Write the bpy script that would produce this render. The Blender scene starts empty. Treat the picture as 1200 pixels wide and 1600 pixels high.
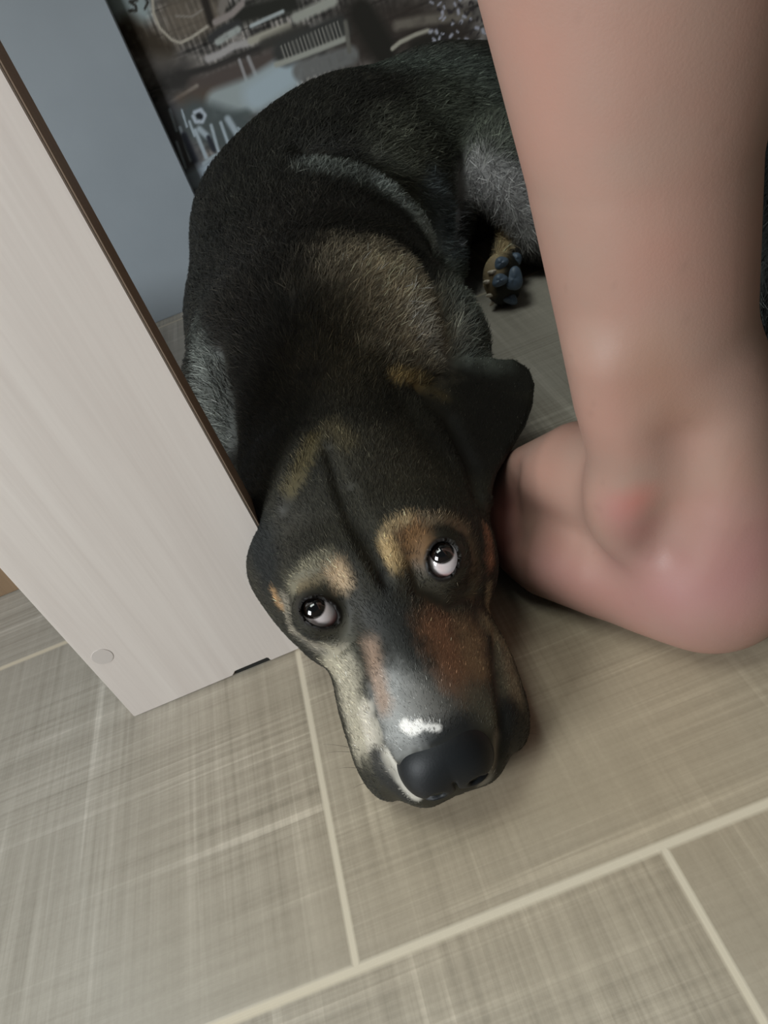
import bpy, bmesh, math, random
import numpy as np
from mathutils import Vector, Matrix

random.seed(3)
RNG = np.random.default_rng(7)
S = bpy.context.scene
COL = S.collection

# ------------------------------------------------------------------ camera
F_PX = 1130.0                       # focal length in pixels of the 1200x1600 frame
CAM_H = 0.34                        # lens height above the floor (tiles are 30 cm deep)
_dn = np.array([550.0, 1360.0, F_PX]); DN = _dn / np.linalg.norm(_dn)      # straight down, seen from the camera
FW = np.array([0, 0, 1.0]) - DN[2] * DN; FW /= np.linalg.norm(FW)
RT = np.cross(DN, FW)

def W(px, py, z=None, y=None, x=None):
    """the point of the room seen at a place of the photograph, on a plane of known height or depth"""
    r = np.array([px - 600, py - 800, F_PX]) / F_PX
    c = np.array([r @ RT, r @ FW, -(r @ DN)])
    if z is not None: t = (z - CAM_H) / c[2]
    elif y is not None: t = y / c[1]
    else: t = x / c[0]
    return c * t + np.array([0, 0, CAM_H])

def ray(px, py):
    r = np.array([px - 600, py - 800, F_PX]) / F_PX
    c = np.array([r @ RT, r @ FW, -(r @ DN)])
    return c / np.linalg.norm(c)

cd = bpy.data.cameras.new('camera'); cam = bpy.data.objects.new('camera', cd); COL.objects.link(cam)
M = np.array([RT, FW, -DN])          # rows: world axes in photo axes (right, down, forward)
right, down, fwd = M[:, 0], M[:, 1], M[:, 2]
m = Matrix(((right[0], -down[0], -fwd[0], 0), (right[1], -down[1], -fwd[1], 0), (right[2], -down[2], -fwd[2], CAM_H), (0, 0, 0, 1)))
cam.matrix_world = m
cd.sensor_fit = 'VERTICAL'; cd.sensor_height = 36.0; cd.lens = 36.0 * F_PX / 1600.0
cd.clip_start = 0.01; cd.clip_end = 50
cd.dof.use_dof = True; cd.dof.focus_distance = 0.33; cd.dof.aperture_fstop = 32.0
S.camera = cam

# ------------------------------------------------------------------ world and light
w = bpy.data.worlds.new('world'); S.world = w; w.use_nodes = True
bg = w.node_tree.nodes['Background']; bg.inputs[0].default_value = (0.74, 0.86, 0.92, 1); bg.inputs[1].default_value = 0.07

def area(name, loc, target, size, power, color, sy=None):
    l = bpy.data.lights.new(name, 'AREA'); l.energy = power; l.color = color
    l.shape = 'RECTANGLE'; l.size = size; l.size_y = sy or size
    o = bpy.data.objects.new(name, l); COL.objects.link(o); o.location = loc
    o.rotation_euler = (Vector(target) - Vector(loc)).to_track_quat('-Z', 'Y').to_euler()
    return o
area('window_daylight', (-1.65, -0.72, 0.98), (0.05, 0.5, 0.1), 0.8, 47, (0.92, 0.97, 1.0), 0.9)
area('ceiling_light', (-0.55, 0.50, 2.30), (0.10, 0.6, 0), 1.1, 27, (0.92, 1.0, 0.95))

S.view_settings.view_transform = 'Standard'; S.view_settings.look = 'None'
S.view_settings.gamma = 1.0; S.view_settings.use_curve_mapping = False
S.view_settings.exposure = 0.0
S.cycles.use_denoising = True
S.cycles.max_bounces = 6

# ------------------------------------------------------------------ helpers
def lin(r, g, b):
    f = lambda c: ((c / 255 + 0.055) / 1.055) ** 2.4 if c > 10 else c / 255 / 12.92
    return np.array([f(r), f(g), f(b)])

def tag(o, label=None, cat=None, group=None, kind=None):
    if label: o['label'] = label
    if cat: o['category'] = cat
    if group: o['group'] = group
    if kind: o['kind'] = kind
    return o

def empty(name, loc, label, cat, group=None):
    o = bpy.data.objects.new(name, None); COL.objects.link(o); o.location = loc
    o.empty_display_size = 0.05
    return tag(o, label, cat, group)

def link(name, me, mat=None, parent=None):
    o = bpy.data.objects.new(name, me); COL.objects.link(o)
    if mat: me.materials.append(mat)
    if parent:
        o.parent = parent
        o.matrix_parent_inverse = Matrix.Translation(-Vector(parent.location)) if parent.type == 'EMPTY' else Matrix.Identity(4)
    return o

def mesh_from(name, V, Fq, colors=None, smooth=True):
    me = bpy.data.meshes.new(name)
    V = np.asarray(V, np.float32); Fq = np.asarray(Fq, np.int32)
    n = Fq.shape[1]
    me.vertices.add(len(V)); me.vertices.foreach_set('co', V.ravel())
    me.loops.add(Fq.size); me.loops.foreach_set('vertex_index', Fq.ravel())
    me.polygons.add(len(Fq)); me.polygons.foreach_set('loop_start', np.arange(0, Fq.size, n, dtype=np.int32))
    me.update(calc_edges=True); me.validate()
    if smooth: me.polygons.foreach_set('use_smooth', np.ones(len(me.polygons), bool))
    if colors is not None: set_col(me, colors)
    return me

def set_col(me, colors):
    a = me.color_attributes.new('Col', 'FLOAT_COLOR', 'POINT')
    c4 = np.ones((len(colors), 4), np.float32); c4[:, :3] = colors
    a.data.foreach_set('color', c4.ravel())

class Mat:
    def __init__(s, name):
        s.m = bpy.data.materials.new(name); s.m.use_nodes = True
        s.t = s.m.node_tree; s.b = s.t.nodes['Principled BSDF']
    def n(s, typ, **kw):
        nd = s.t.nodes.new(typ)
        for k, v in kw.items():
            if k.startswith('i_'): nd.inputs[int(k[2:]) if k[2:].isdigit() else k[2:].replace('_', ' ')].default_value = v
            else: setattr(nd, k, v)
        return nd
    def l(s, a, b): s.t.links.new(a, b)
    def math(s, op, a, b=None, c=None, clamp=False):
        nd = s.t.nodes.new('ShaderNodeMath'); nd.operation = op; nd.use_clamp = clamp
        for i, v in enumerate((a, b, c)):
            if v is None: continue
            if isinstance(v, (int, float)): nd.inputs[i].default_value = v
            else: s.l(v, nd.inputs[i])
        return nd.outputs[0]
    def mix(s, fac, a, b, mode='MIX'):
        nd = s.t.nodes.new('ShaderNodeMix'); nd.data_type = 'RGBA'; nd.blend_type = mode
        for idx, v in ((0, fac), (6, a), (7, b)):
            if isinstance(v, (int, float)): nd.inputs[idx].default_value = v
            elif isinstance(v, (tuple, list, np.ndarray)): nd.inputs[idx].default_value = (*v[:3], 1)
            else: s.l(v, nd.inputs[idx])
        return nd.outputs[2]
    def ramp(s, fac, pts):
        nd = s.t.nodes.new('ShaderNodeValToRGB'); r = nd.color_ramp
        while len(r.elements) < len(pts): r.elements.new(0.5)
        for e, (p, c) in zip(r.elements, pts):
            e.position = p; e.color = (*c, 1) if not isinstance(c, (int, float)) else (c, c, c, 1)
        s.l(fac, nd.inputs[0]); return nd.outputs[0]
    def noise(s, vec, scale, detail=3, rough=0.55, dist=0.0):
        nd = s.n('ShaderNodeTexNoise'); nd.inputs['Scale'].default_value = scale
        nd.inputs['Detail'].default_value = detail; nd.inputs['Roughness'].default_value = rough
        nd.inputs['Distortion'].default_value = dist
        s.l(vec, nd.inputs['Vector']); return nd.outputs[0]
    def scaled(s, vec, sc, off=(0, 0, 0)):
        nd = s.n('ShaderNodeMapping'); nd.inputs['Scale'].default_value = sc; nd.inputs['Location'].default_value = off
        s.l(vec, nd.inputs['Vector']); return nd.outputs[0]

def simple_mat(name, col, rough=0.5, spec=0.5, coat=0.0):
    k = Mat(name); k.b.inputs['Base Color'].default_value = (*col, 1)
    k.b.inputs['Roughness'].default_value = rough; k.b.inputs['Specular IOR Level'].default_value = spec
    k.b.inputs['Coat Weight'].default_value = coat
    return k.m

def col_mat(name, rough=0.6, spec=0.3, coat=0.0, sss=0.0):
    k = Mat(name); a = k.n('ShaderNodeAttribute', attribute_name='Col'); k.l(a.outputs['Color'], k.b.inputs['Base Color'])
    k.b.inputs['Roughness'].default_value = rough; k.b.inputs['Specular IOR Level'].default_value = spec
    k.b.inputs['Coat Weight'].default_value = coat; k.b.inputs['Coat Roughness'].default_value = 0.05
    if sss:
        k.b.inputs['Subsurface Weight'].default_value = sss
        k.b.inputs['Subsurface Radius'].default_value = (0.010, 0.004, 0.002); k.b.inputs['Subsurface Scale'].default_value = 1.0
    return k.m

def box_mesh(name, lo, hi, bevel=0.0):
    bm = bmesh.new(); bmesh.ops.create_cube(bm, size=1)
    for v in bm.verts:
        v.co = Vector([lo[i] + (hi[i] - lo[i]) * (v.co[i] + 0.5) for i in range(3)])
    if bevel: bmesh.ops.bevel(bm, geom=bm.edges[:], offset=bevel, segments=2, affect='EDGES')
    me = bpy.data.meshes.new(name); bm.to_mesh(me); bm.free(); return me

def vnoise(P, scale, seed=0):
    """smooth value noise in 0..1"""
    Q = np.asarray(P) * scale + seed * 17.31
    i = np.floor(Q).astype(np.int64); f = Q - i; f = f * f * (3 - 2 * f)
    def h(a, b, c):
        n = (a * 374761393 + b * 668265263 + c * 2147483647 + seed * 1013904223) & 0xffffffff
        n = ((n ^ (n >> 13)) * 1274126177) & 0xffffffff
        return ((n ^ (n >> 16)) & 0xffff) / 65535.0
    out = 0
    for dx in (0, 1):
        for dy in (0, 1):
            for dz in (0, 1):
                wgt = (f[:, 0] if dx else 1 - f[:, 0]) * (f[:, 1] if dy else 1 - f[:, 1]) * (f[:, 2] if dz else 1 - f[:, 2])
                out = out + wgt * h(i[:, 0] + dx, i[:, 1] + dy, i[:, 2] + dz)
    return out
def fbm(P, s, seed=0, o=3):
    return sum(vnoise(P, s * 2 ** k, seed + k) / 2 ** k for k in range(o)) / sum(1 / 2 ** k for k in range(o))

# ---- implicit sculpting: distances, smooth joins, surface extraction
def v3(*a): return np.array(a, float)
def ell(P, c, r, R=None):
    q = P - np.asarray(c)
    if R is not None: q = q @ R
    r = np.asarray(r, float)
    k0 = np.linalg.norm(q / r, axis=1); k1 = np.linalg.norm(q / (r * r), axis=1) + 1e-9
    return k0 * (k0 - 1) / k1
def cap(P, a, b, ra, rb=None):
    a = np.asarray(a, float); b = np.asarray(b, float); rb = ra if rb is None else rb
    ab = b - a; t = np.clip(((P - a) @ ab) / (ab @ ab + 1e-12), 0, 1)
    return np.linalg.norm(P - a - t[:, None] * ab, axis=1) - (ra + (rb - ra) * t)
def chain(P, pts, rs):
    d = None
    for i in range(len(pts) - 1):
        e = cap(P, pts[i], pts[i + 1], rs[i], rs[i + 1]); d = e if d is None else np.minimum(d, e)
    return d
def tri(P, a, b, c, th):
    a, b, c = map(lambda q: np.asarray(q, float), (a, b, c))
    ba, cb, ac = b - a, c - b, a - c; pa, pb, pc = P - a, P - b, P - c
    n = np.cross(ba, ac)
    s = np.sign(pa @ np.cross(ba, n)) + np.sign(pb @ np.cross(cb, n)) + np.sign(pc @ np.cross(ac, n))
    def ed(v, p):
        t = np.clip(p @ v / (v @ v), 0, 1); q = p - t[:, None] * v; return (q * q).sum(1)
    e = np.minimum(np.minimum(ed(ba, pa), ed(cb, pb)), ed(ac, pc))
    f = (pa @ n) ** 2 / (n @ n)
    return np.sqrt(np.where(np.abs(s) < 2, e, f)) - th
def su(a, b, k):
    h = np.clip(k - np.abs(a - b), 0, None) / k
    return np.minimum(a, b) - h * h * k * 0.25
def ss(a, b, k):      # a minus b
    return -su(-a, b, k)
def grad(f, P, e=4e-4):
    K = np.array([[1, -1, -1], [-1, -1, 1], [-1, 1, -1], [1, 1, 1]], float)
    g = 0
    for k in K: g = g + k * f(P + k * e)[:, None]
    return g / (4 * e)
def project(f, V, it=3):
    for _ in range(it):
        g = grad(f, V); d = f(V)
        st = (d / np.maximum((g * g).sum(1), 0.15))
        V = V - np.clip(st, -0.004, 0.004)[:, None] * g
    return V
def unit(v): return v / (np.linalg.norm(v, axis=-1, keepdims=True) + 1e-12)

def polygonize(f, lo, hi, h, B=8):
    lo = np.asarray(lo, float); n = (np.ceil((np.asarray(hi) - lo) / (h * B)).astype(int)) * B
    nb = n // B
    cc = [lo[i] + (np.arange(nb[i]) * B + (B - 1) / 2) * h for i in range(3)]
    C = np.stack(np.meshgrid(*cc, indexing='ij'), -1).reshape(-1, 3)
    fc = f(C)
    act = np.abs(fc) < B * h * 0.87 * 1.9
    G = np.repeat(np.repeat(np.repeat(fc.reshape(nb), B, 0), B, 1), B, 2).astype(np.float32)
    ia = np.argwhere(act.reshape(nb))
    loc = np.stack(np.meshgrid(*[np.arange(B)] * 3, indexing='ij'), -1).reshape(-1, 3)
    for s in range(0, len(ia), 400):
        idx = (ia[s:s + 400, None, :] * B + loc[None]).reshape(-1, 3)
        G[idx[:, 0], idx[:, 1], idx[:, 2]] = f(lo + idx * h)
    G[0] = G[-1] = 1; G[:, 0] = G[:, -1] = 1; G[:, :, 0] = G[:, :, -1] = 1
    s = G < 0
    cnt = np.zeros(tuple(n - 1), np.int8)
    for a in (0, 1):
        for b in (0, 1):
            for c in (0, 1): cnt += s[a:n[0] - 1 + a, b:n[1] - 1 + b, c:n[2] - 1 + c]
    ac = np.argwhere((cnt > 0) & (cnt < 8))
    vid = -np.ones(tuple(n - 1), np.int32); vid[ac[:, 0], ac[:, 1], ac[:, 2]] = np.arange(len(ac))
    acc = np.zeros((len(ac), 3)); num = np.zeros(len(ac))
    corners = [(a, b, c) for a in (0, 1) for b in (0, 1) for c in (0, 1)]
    for p in corners:
        for ax in range(3):
            if p[ax]: continue
            q = list(p); q[ax] = 1
            g0 = G[ac[:, 0] + p[0], ac[:, 1] + p[1], ac[:, 2] + p[2]].astype(float)
            g1 = G[ac[:, 0] + q[0], ac[:, 1] + q[1], ac[:, 2] + q[2]].astype(float)
            mk = (g0 < 0) != (g1 < 0)
            t = np.where(mk, g0 / np.where(mk, g0 - g1, 1), 0)
            pt = np.tile(np.array(p, float), (len(ac), 1)); pt[:, ax] += t
            acc += pt * mk[:, None]; num += mk
    V = lo + (ac + acc / num[:, None]) * h
    Q = []
    for ax in range(3):
        sl0 = [slice(None)] * 3; sl1 = [slice(None)] * 3; sl0[ax] = slice(0, -1); sl1[ax] = slice(1, None)
        d = s[tuple(sl0)] != s[tuple(sl1)]
        e = np.argwhere(d); o = [a for a in range(3) if a != ax]
        e = e[(e[:, o[0]] > 0) & (e[:, o[1]] > 0) & (e[:, o[0]] < n[o[0]] - 1) & (e[:, o[1]] < n[o[1]] - 1)]
        ins = s[e[:, 0], e[:, 1], e[:, 2]]
        qd = []
        for (u, v) in ((-1, -1), (0, -1), (0, 0), (-1, 0)):
            c = e.copy(); c[:, o[0]] += u; c[:, o[1]] += v; qd.append(vid[c[:, 0], c[:, 1], c[:, 2]])
        qd = np.stack(qd, 1)
        flip = ins if ax != 1 else ~ins
        qd[~flip] = qd[~flip][:, ::-1]
        Q.append(qd)
    Q = np.concatenate(Q); Q = Q[(Q >= 0).all(1)]
    return V, Q

def refine(V, Q, f, regions):
    """split the faces of detailed regions and pull every vertex onto the surface"""
    V = project(f, V, 2)
    T = Q
    for sel in regions:
        bm = bmesh.new(); me = mesh_from('tmp', V, T) if isinstance(T, np.ndarray) else T
        bm.from_mesh(me); bm.verts.ensure_lookup_table()
        co = np.array([v.co[:] for v in bm.verts]); mk = sel(co)
        ed = [e for e in bm.edges if mk[e.verts[0].index] and mk[e.verts[1].index]]
        bmesh.ops.subdivide_edges(bm, edges=ed, cuts=1, use_grid_fill=True)
        bmesh.ops.triangulate(bm, faces=[q for q in bm.faces if len(q.verts) > 4])
        bm.to_mesh(me); bm.free(); T = me
    if isinstance(T, np.ndarray): T = mesh_from('tmp', V, T)
    co = np.empty(len(T.vertices) * 3, np.float32); T.vertices.foreach_get('co', co)
    V = project(f, co.reshape(-1, 3).astype(float), 3)
    T.vertices.foreach_set('co', V.astype(np.float32).ravel()); T.update()
    T.polygons.foreach_set('use_smooth', np.ones(len(T.polygons), bool))
    return T, V

def hit(f, px, py, t0=0.08, t1=1.6):
    o = np.array([0, 0, CAM_H]); d = ray(px, py); t = t0
    for _ in range(220):
        v = f((o + d * t)[None])[0]
        if v < 2e-4: return o + d * t
        t += max(v * 0.7, 2e-4)
        if t > t1: return None
    return o + d * t

def seg_dist(P, pts):
    d = None
    for i in range(max(1, len(pts) - 1)):
        e = cap(P, pts[i], pts[min(i + 1, len(pts) - 1)], 0.0); d = e if d is None else np.minimum(d, e)
    return d

def make_fur(name, me, V, f, colors, n, len_fn, dir_fn, rad, parent, mat, lift=0.35, keep=None, K=5, jit=0.25, weight=None):
    me.calc_loop_triangles()
    nt = len(me.loop_triangles); T = np.empty(nt * 3, np.int32); me.loop_triangles.foreach_get('vertices', T); T = T.reshape(-1, 3)
    a, b, c = V[T[:, 0]], V[T[:, 1]], V[T[:, 2]]
    ar = np.linalg.norm(np.cross(b - a, c - a), axis=1)
    cen = (a + b + c) / 3
    if weight is not None: ar = ar * weight(cen)
    if keep is not None: ar = ar * keep(cen)
    idx = RNG.choice(nt, n, p=ar / ar.sum())
    r1 = np.sqrt(RNG.random(n)); r2 = RNG.random(n)
    u, v_, w_ = 1 - r1, r1 * (1 - r2), r1 * r2
    P = u[:, None] * a[idx] + v_[:, None] * b[idx] + w_[:, None] * c[idx]
    Cc = u[:, None] * colors[T[idx, 0]] + v_[:, None] * colors[T[idx, 1]] + w_[:, None] * colors[T[idx, 2]]
    N = unit(grad(f, P)); D = dir_fn(P)
    D = D + RNG.normal(0, jit, D.shape) * np.linalg.norm(D, axis=1, keepdims=True).clip(0.3)
    D = unit(D - (D * N).sum(1)[:, None] * N)
    L = len_fn(P) * RNG.uniform(0.65, 1.2, n)
    ts = np.linspace(0, 1, K)
    lf = lift * RNG.uniform(0.6, 1.3, n)
    pts = P[:, None, :] - 0.0005 * N[:, None, :] + L[:, None, None] * (ts[None, :, None] * D[:, None, :] * np.cos(lf * 0.5)[:, None, None]
          + (lf[:, None] * (ts - 0.45 * ts ** 2)[None])[:, :, None] * N[:, None, :])
    pts[:, :, 2] = np.maximum(pts[:, :, 2], 0.0006)
    clump = vnoise(P * [1, 0.45, 1], 260, 12) * 0.6 + vnoise(P, 90, 14) * 0.4
    bri = (np.exp(RNG.normal(0, 0.42, n)) * (0.55 + 0.9 * clump))[:, None]
    bri = np.where(RNG.random((n, 1)) < 0.05, bri * 2.6 + 0.2, bri)
    Cs = np.clip(Cc * bri, 0, 1)
    tipc = (0.8 + 0.5 * ts)[None, :, None] * Cs[:, None, :]
    hc = bpy.data.hair_curves.new(name); hc.add_curves([K] * n)
    hc.points.foreach_set('position', pts.astype(np.float32).ravel())
    rr = (rad(P) if callable(rad) else np.full(n, rad))[:, None] * (1 - 0.75 * ts ** 1.5)[None]
    hc.points.foreach_set('radius', rr.astype(np.float32).ravel())
    at = hc.attributes.new('Col', 'FLOAT_COLOR', 'POINT')
    c4 = np.ones((n * K, 4), np.float32); c4[:, :3] = tipc.reshape(-1, 3); at.data.foreach_set('color', c4.ravel())
    hc.materials.append(mat)
    o = bpy.data.objects.new(name, hc); COL.objects.link(o)
    o.parent = parent
    o.matrix_parent_inverse = Matrix.Translation(-Vector(parent.location)) if parent.type == 'EMPTY' else Matrix.Identity(4)
    return o

# ------------------------------------------------------------------ floor
TY0, TROW = 0.1415, 0.298
k = Mat('tile_floor'); tc = k.n('ShaderNodeTexCoord'); ob = tc.outputs['Object']
sp = k.n('ShaderNodeSeparateXYZ'); k.l(ob, sp.inputs[0]); X, Y = sp.outputs[0], sp.outputs[1]
ry = k.math('DIVIDE', k.math('SUBTRACT', Y, TY0), TROW); row = k.math('FLOOR', ry)
rx = k.math('DIVIDE', k.math('ADD', k.math('ADD', X, 0.087), k.math('MULTIPLY', row, 0.1455)), 0.6); colx = k.math('FLOOR', rx)
fx = k.math('ABSOLUTE', k.math('SUBTRACT', k.math('FRACT', k.math('ADD', rx, 0.5)), 0.5))
fy = k.math('ABSOLUTE', k.math('SUBTRACT', k.math('FRACT', k.math('ADD', ry, 0.5)), 0.5))
gx = k.math('SUBTRACT', 1.0, k.math('SMOOTHSTEP' if False else 'MULTIPLY', fx, 0.6 / 0.0024), clamp=True)
gy = k.math('SUBTRACT', 1.0, k.math('MULTIPLY', fy, 0.298 / 0.0031), clamp=True)
grout = k.math('MULTIPLY', k.math('MAXIMUM', gx, gy), 1.6, clamp=True)
cmb = k.n('ShaderNodeCombineXYZ'); k.l(row, cmb.inputs[0]); k.l(colx, cmb.inputs[1])
wn = k.n('ShaderNodeTexWhiteNoise'); k.l(cmb.outputs[0], wn.inputs['Vector'])
tcol = wn.outputs['Value']
off = k.n('ShaderNodeVectorMath', operation='SCALE'); k.l(wn.outputs['Color'], off.inputs[0]); off.inputs['Scale'].default_value = 7.0
pv = k.n('ShaderNodeVectorMath', operation='ADD'); k.l(ob, pv.inputs[0]); k.l(off.outputs[0], pv.inputs[1]); pv = pv.outputs[0]
sx1 = k.noise(k.scaled(pv, (4, 330, 1)), 1.0, 3, 0.65)        # fine lines running along the tile
sx2 = k.noise(k.scaled(pv, (2.0, 120, 1), (3, 1, 0)), 1.0, 3, 0.6)
sy1 = k.noise(k.scaled(pv, (300, 5, 1), (5, 7, 0)), 1.0, 3, 0.65)
sy2 = k.noise(k.scaled(pv, (95, 2.6, 1), (8, 2, 0)), 1.0, 3, 0.6)
zn = k.noise(k.scaled(pv, (5, 9, 1), (1, 9, 0)), 1.0, 2, 0.5)
zn2 = k.noise(k.scaled(pv, (7, 5, 1), (4, 3, 0)), 1.0, 2, 0.5)
weave = k.noise(k.scaled(pv, (420, 420, 1)), 1.0, 2, 0.6)
mX = k.ramp(zn, [(0.40, 0.25), (0.60, 1.0)]); mY = k.ramp(zn2, [(0.38, 0.2), (0.60, 1.0)])
def cen(v): return k.math('SUBTRACT', v, 0.5)
lx = k.math('MULTIPLY', k.math('ADD', k.math('MULTIPLY', cen(sx1), 0.85), k.math('MULTIPLY', cen(sx2), 0.5)), mX)
ly = k.math('MULTIPLY', k.math('ADD', k.math('MULTIPLY', cen(sy1), 0.75), k.math('MULTIPLY', cen(sy2), 0.5)), mY)
brX = k.math('MULTIPLY', k.math('MULTIPLY', k.ramp(sx2, [(0.60, 0.0), (0.65, 1.0)]), mX), 0.20)
brY = k.math('MULTIPLY', k.math('MULTIPLY', k.ramp(sy2, [(0.60, 0.0), (0.65, 1.0)]), mY), 0.16)
tot = k.math('ADD', k.math('ADD', lx, ly), k.math('ADD', brX, brY))
tot = k.math('ADD', tot, k.math('MULTIPLY', cen(weave), 0.16))
big = k.noise(ob, 2.6, 2, 0.5)
tot = k.math('ADD', tot, k.math('ADD', k.math('MULTIPLY', cen(big), 0.25), k.math('MULTIPLY', cen(tcol), 0.07)))
base = k.ramp(k.math('ADD', k.math('MULTIPLY', tot, 0.85), 0.5), [(0.05, tuple(lin(121, 115, 103))), (0.42, tuple(lin(160, 153, 141))), (0.62, tuple(lin(176, 169, 157))), (0.98, tuple(lin(208, 201, 189)))])
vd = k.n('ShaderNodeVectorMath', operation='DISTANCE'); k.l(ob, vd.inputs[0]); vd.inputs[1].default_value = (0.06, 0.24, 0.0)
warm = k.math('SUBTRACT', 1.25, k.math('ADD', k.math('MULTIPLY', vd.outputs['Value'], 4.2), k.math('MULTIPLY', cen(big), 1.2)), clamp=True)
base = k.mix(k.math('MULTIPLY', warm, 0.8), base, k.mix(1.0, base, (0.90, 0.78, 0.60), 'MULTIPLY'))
base = k.mix(grout, base, lin(206, 194, 172))
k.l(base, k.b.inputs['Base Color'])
k.b.inputs['Roughness'].default_value = 0.42; k.b.inputs['Specular IOR Level'].default_value = 0.45
bp = k.n('ShaderNodeBump'); bp.inputs['Strength'].default_value = 0.12; bp.inputs['Distance'].default_value = 0.001
k.l(k.math('SUBTRACT', tot, k.math('MULTIPLY', grout, 0.8)), bp.inputs['Height']); k.l(bp.outputs[0], k.b.inputs['Normal'])
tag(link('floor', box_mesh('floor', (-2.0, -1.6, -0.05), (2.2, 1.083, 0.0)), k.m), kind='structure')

# ------------------------------------------------------------------ wallpapered back wall (a printed town view)
WY = 1.083
xs = np.concatenate([np.arange(-2.0, -0.15, 0.012), np.arange(-0.14, 0.78, 0.0016), np.arange(0.784, 2.21, 0.008)])
zs = np.concatenate([[0.0, 0.03], np.arange(0.06, 0.42, 0.0016), np.arange(0.424, 1.30, 0.005), [1.6, 2.0, 2.4]])
gxx, gzz = np.meshgrid(xs, zs, indexing='ij'); UV = np.stack([gxx.ravel(), np.zeros(gxx.size), gzz.ravel()], 1)
ink = 0.36 + 0.42 * (fbm(UV * [1, 1, 2.2], 22, 3) - 0.5) + 0.45 * (fbm(UV * [1, 1, 2.0], 90, 9) - 0.5)
ink = ink[:, None] * np.array([1.03, 0.99, 0.95])
rows_ = vnoise(UV * [90, 0, 30], 1.0, 31)
ink *= (0.85 + 0.3 * rows_)[:, None]
bandm = np.clip((vnoise(UV * [9, 0, 26], 1.0, 51) - 0.45) * 5, 0, 1); fr = vnoise(UV * [1, 0, 0], 60, 52) * 6
ink *= (1 + 0.30 * bandm * np.sign(np.sin(UV[:, 0] * 820 + fr)) * (vnoise(UV, 70, 53) > 0.35))[:, None]
ink *= (1 - 0.35 * (np.abs(np.sin(UV[:, 2] * 130 + 2.2 * vnoise(UV * [1, 0, 1], 7, 54))) < 0.18))[:, None]
def stroke(pts, wpx, colr, soft=0.35, op=1.0, tex=0.0):
    global ink
    q = [W(px, py, y=WY) for px, py in pts]
    sc = np.linalg.norm(q[0] - np.array([0, 0, CAM_H])) / math.hypot(F_PX, math.hypot(pts[0][0] - 600, pts[0][1] - 800))
    q = [np.array([p[0], 0, p[2]]) for p in q]
    lo_, hi_ = np.min(q, 0) - wpx * sc, np.max(q, 0) + wpx * sc
    sel = np.flatnonzero((UV[:, 0] > lo_[0]) & (UV[:, 0] < hi_[0]) & (UV[:, 2] > lo_[2]) & (UV[:, 2] < hi_[2])); U_ = UV[sel]
    d = seg_dist(U_, q) / (wpx * 0.5 * sc)
    mk = np.clip((1 + soft - d) / (2 * soft), 0, 1) * op
    if tex: mk = mk * (1 - tex + tex * 2 * vnoise(U_, 160, 5)).clip(0, 1)
    ink[sel] = ink[sel] * (1 - mk[:, None]) + (np.array(colr) / 255.0)[None] * mk[:, None]
LT, MD, DK, BR = (150, 156, 156), (112, 108, 100), (42, 40, 36), (78, 66, 56)
stroke([(160, 5), (205, 12)], 60, (128, 138, 138), 0.3)
stroke([(214, 0), (203, 3), (212, 9), (213, 16), (202, 17)], 4, DK, 0.5)
stroke([(226, -6), (231, 4), (226, 14)], 3, DK, 0.5)
stroke([(205, 55), (250, 80)], 50, (52, 45, 36), 0.4, 1, 0.4)
stroke([(280, 30), (320, 18)], 62, (92, 84, 74), 0.4, .9, 0.3)
stroke([(225, 105), (300, 105)], 34, (84, 80, 76), 0.6, .8, 0.5)
stroke([(262, 130), (285, 122)], 36, (46, 44, 42), 0.6, 1, 0.2)
stroke([(238, -2), (240, 20), (250, 44), (268, 62), (282, 67), (300, 58), (326, 40)], 4, (148, 142, 130), 0.5)
stroke([(275, 25), (300, 26), (318, 14)], 3, (118, 112, 104), 0.6)
stroke([(320, 0), (330, 35)], 12, (40, 36, 32), 0.5)
stroke([(345, 18), (352, -6)], 12, (110, 104, 98), 0.4, 1, .5)
stroke([(370, 25), (455, 5)], 26, (38, 38, 34), 0.5)
stroke([(336, 35), (362, 22), (378, 6)], 9, (128, 120, 116), 0.4)
stroke([(392, 41), (415, 30), (442, 18)], 5, LT, 0.5)
stroke([(330, 60), (350, 45), (372, 38)], 12, (50, 50, 50), 0.5)
stroke([(340, 66), (352, 58), (372, 46)], 9, (142, 146, 142), 0.4, 1, .3)
stroke([(325, 92), (345, 84), (365, 72), (392, 66)], 10, (146, 142, 140), 0.4)
stroke([(392, 64), (420, 52), (450, 42)], 11, (144, 140, 128), 0.4)
stroke([(280, 118), (330, 106), (400, 78), (480, 44)], 9, (46, 44, 42), 0.5)
stroke([(415, 70), (470, 45)], 18, (56, 54, 50), 0.5, .8)
stroke([(310, 140), (360, 120), (430, 95)], 32, (74, 66, 62), 0.4)
stroke([(374, 94), (385, 126)], 5, (132, 130, 130), 0.5); stroke([(388, 90), (401, 121)], 6, (128, 126, 126), 0.5)
stroke([(244, 172), (275, 155), (308, 134)], 5, (120, 112, 104), 0.5)
stroke([(290, 170), (335, 160)], 40, (78, 68, 60), 0.4, 1, 0.3)
stroke([(345, 165), (400, 145), (445, 118)], 46, (136, 144, 144), 0.25)
stroke([(400, 150), (450, 115)], 40, (146, 158, 164), 0.5)
stroke([(385, 178), (345, 192)], 14, (70, 78, 76), 0.7, .8)
stroke([(262, 190), (290, 262)], 60, (76, 76, 78), 0.3, 1, .1)
stroke([(310, 190), (390, 215)], 60, (70, 76, 76), 0.3, 1, .2)
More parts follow.
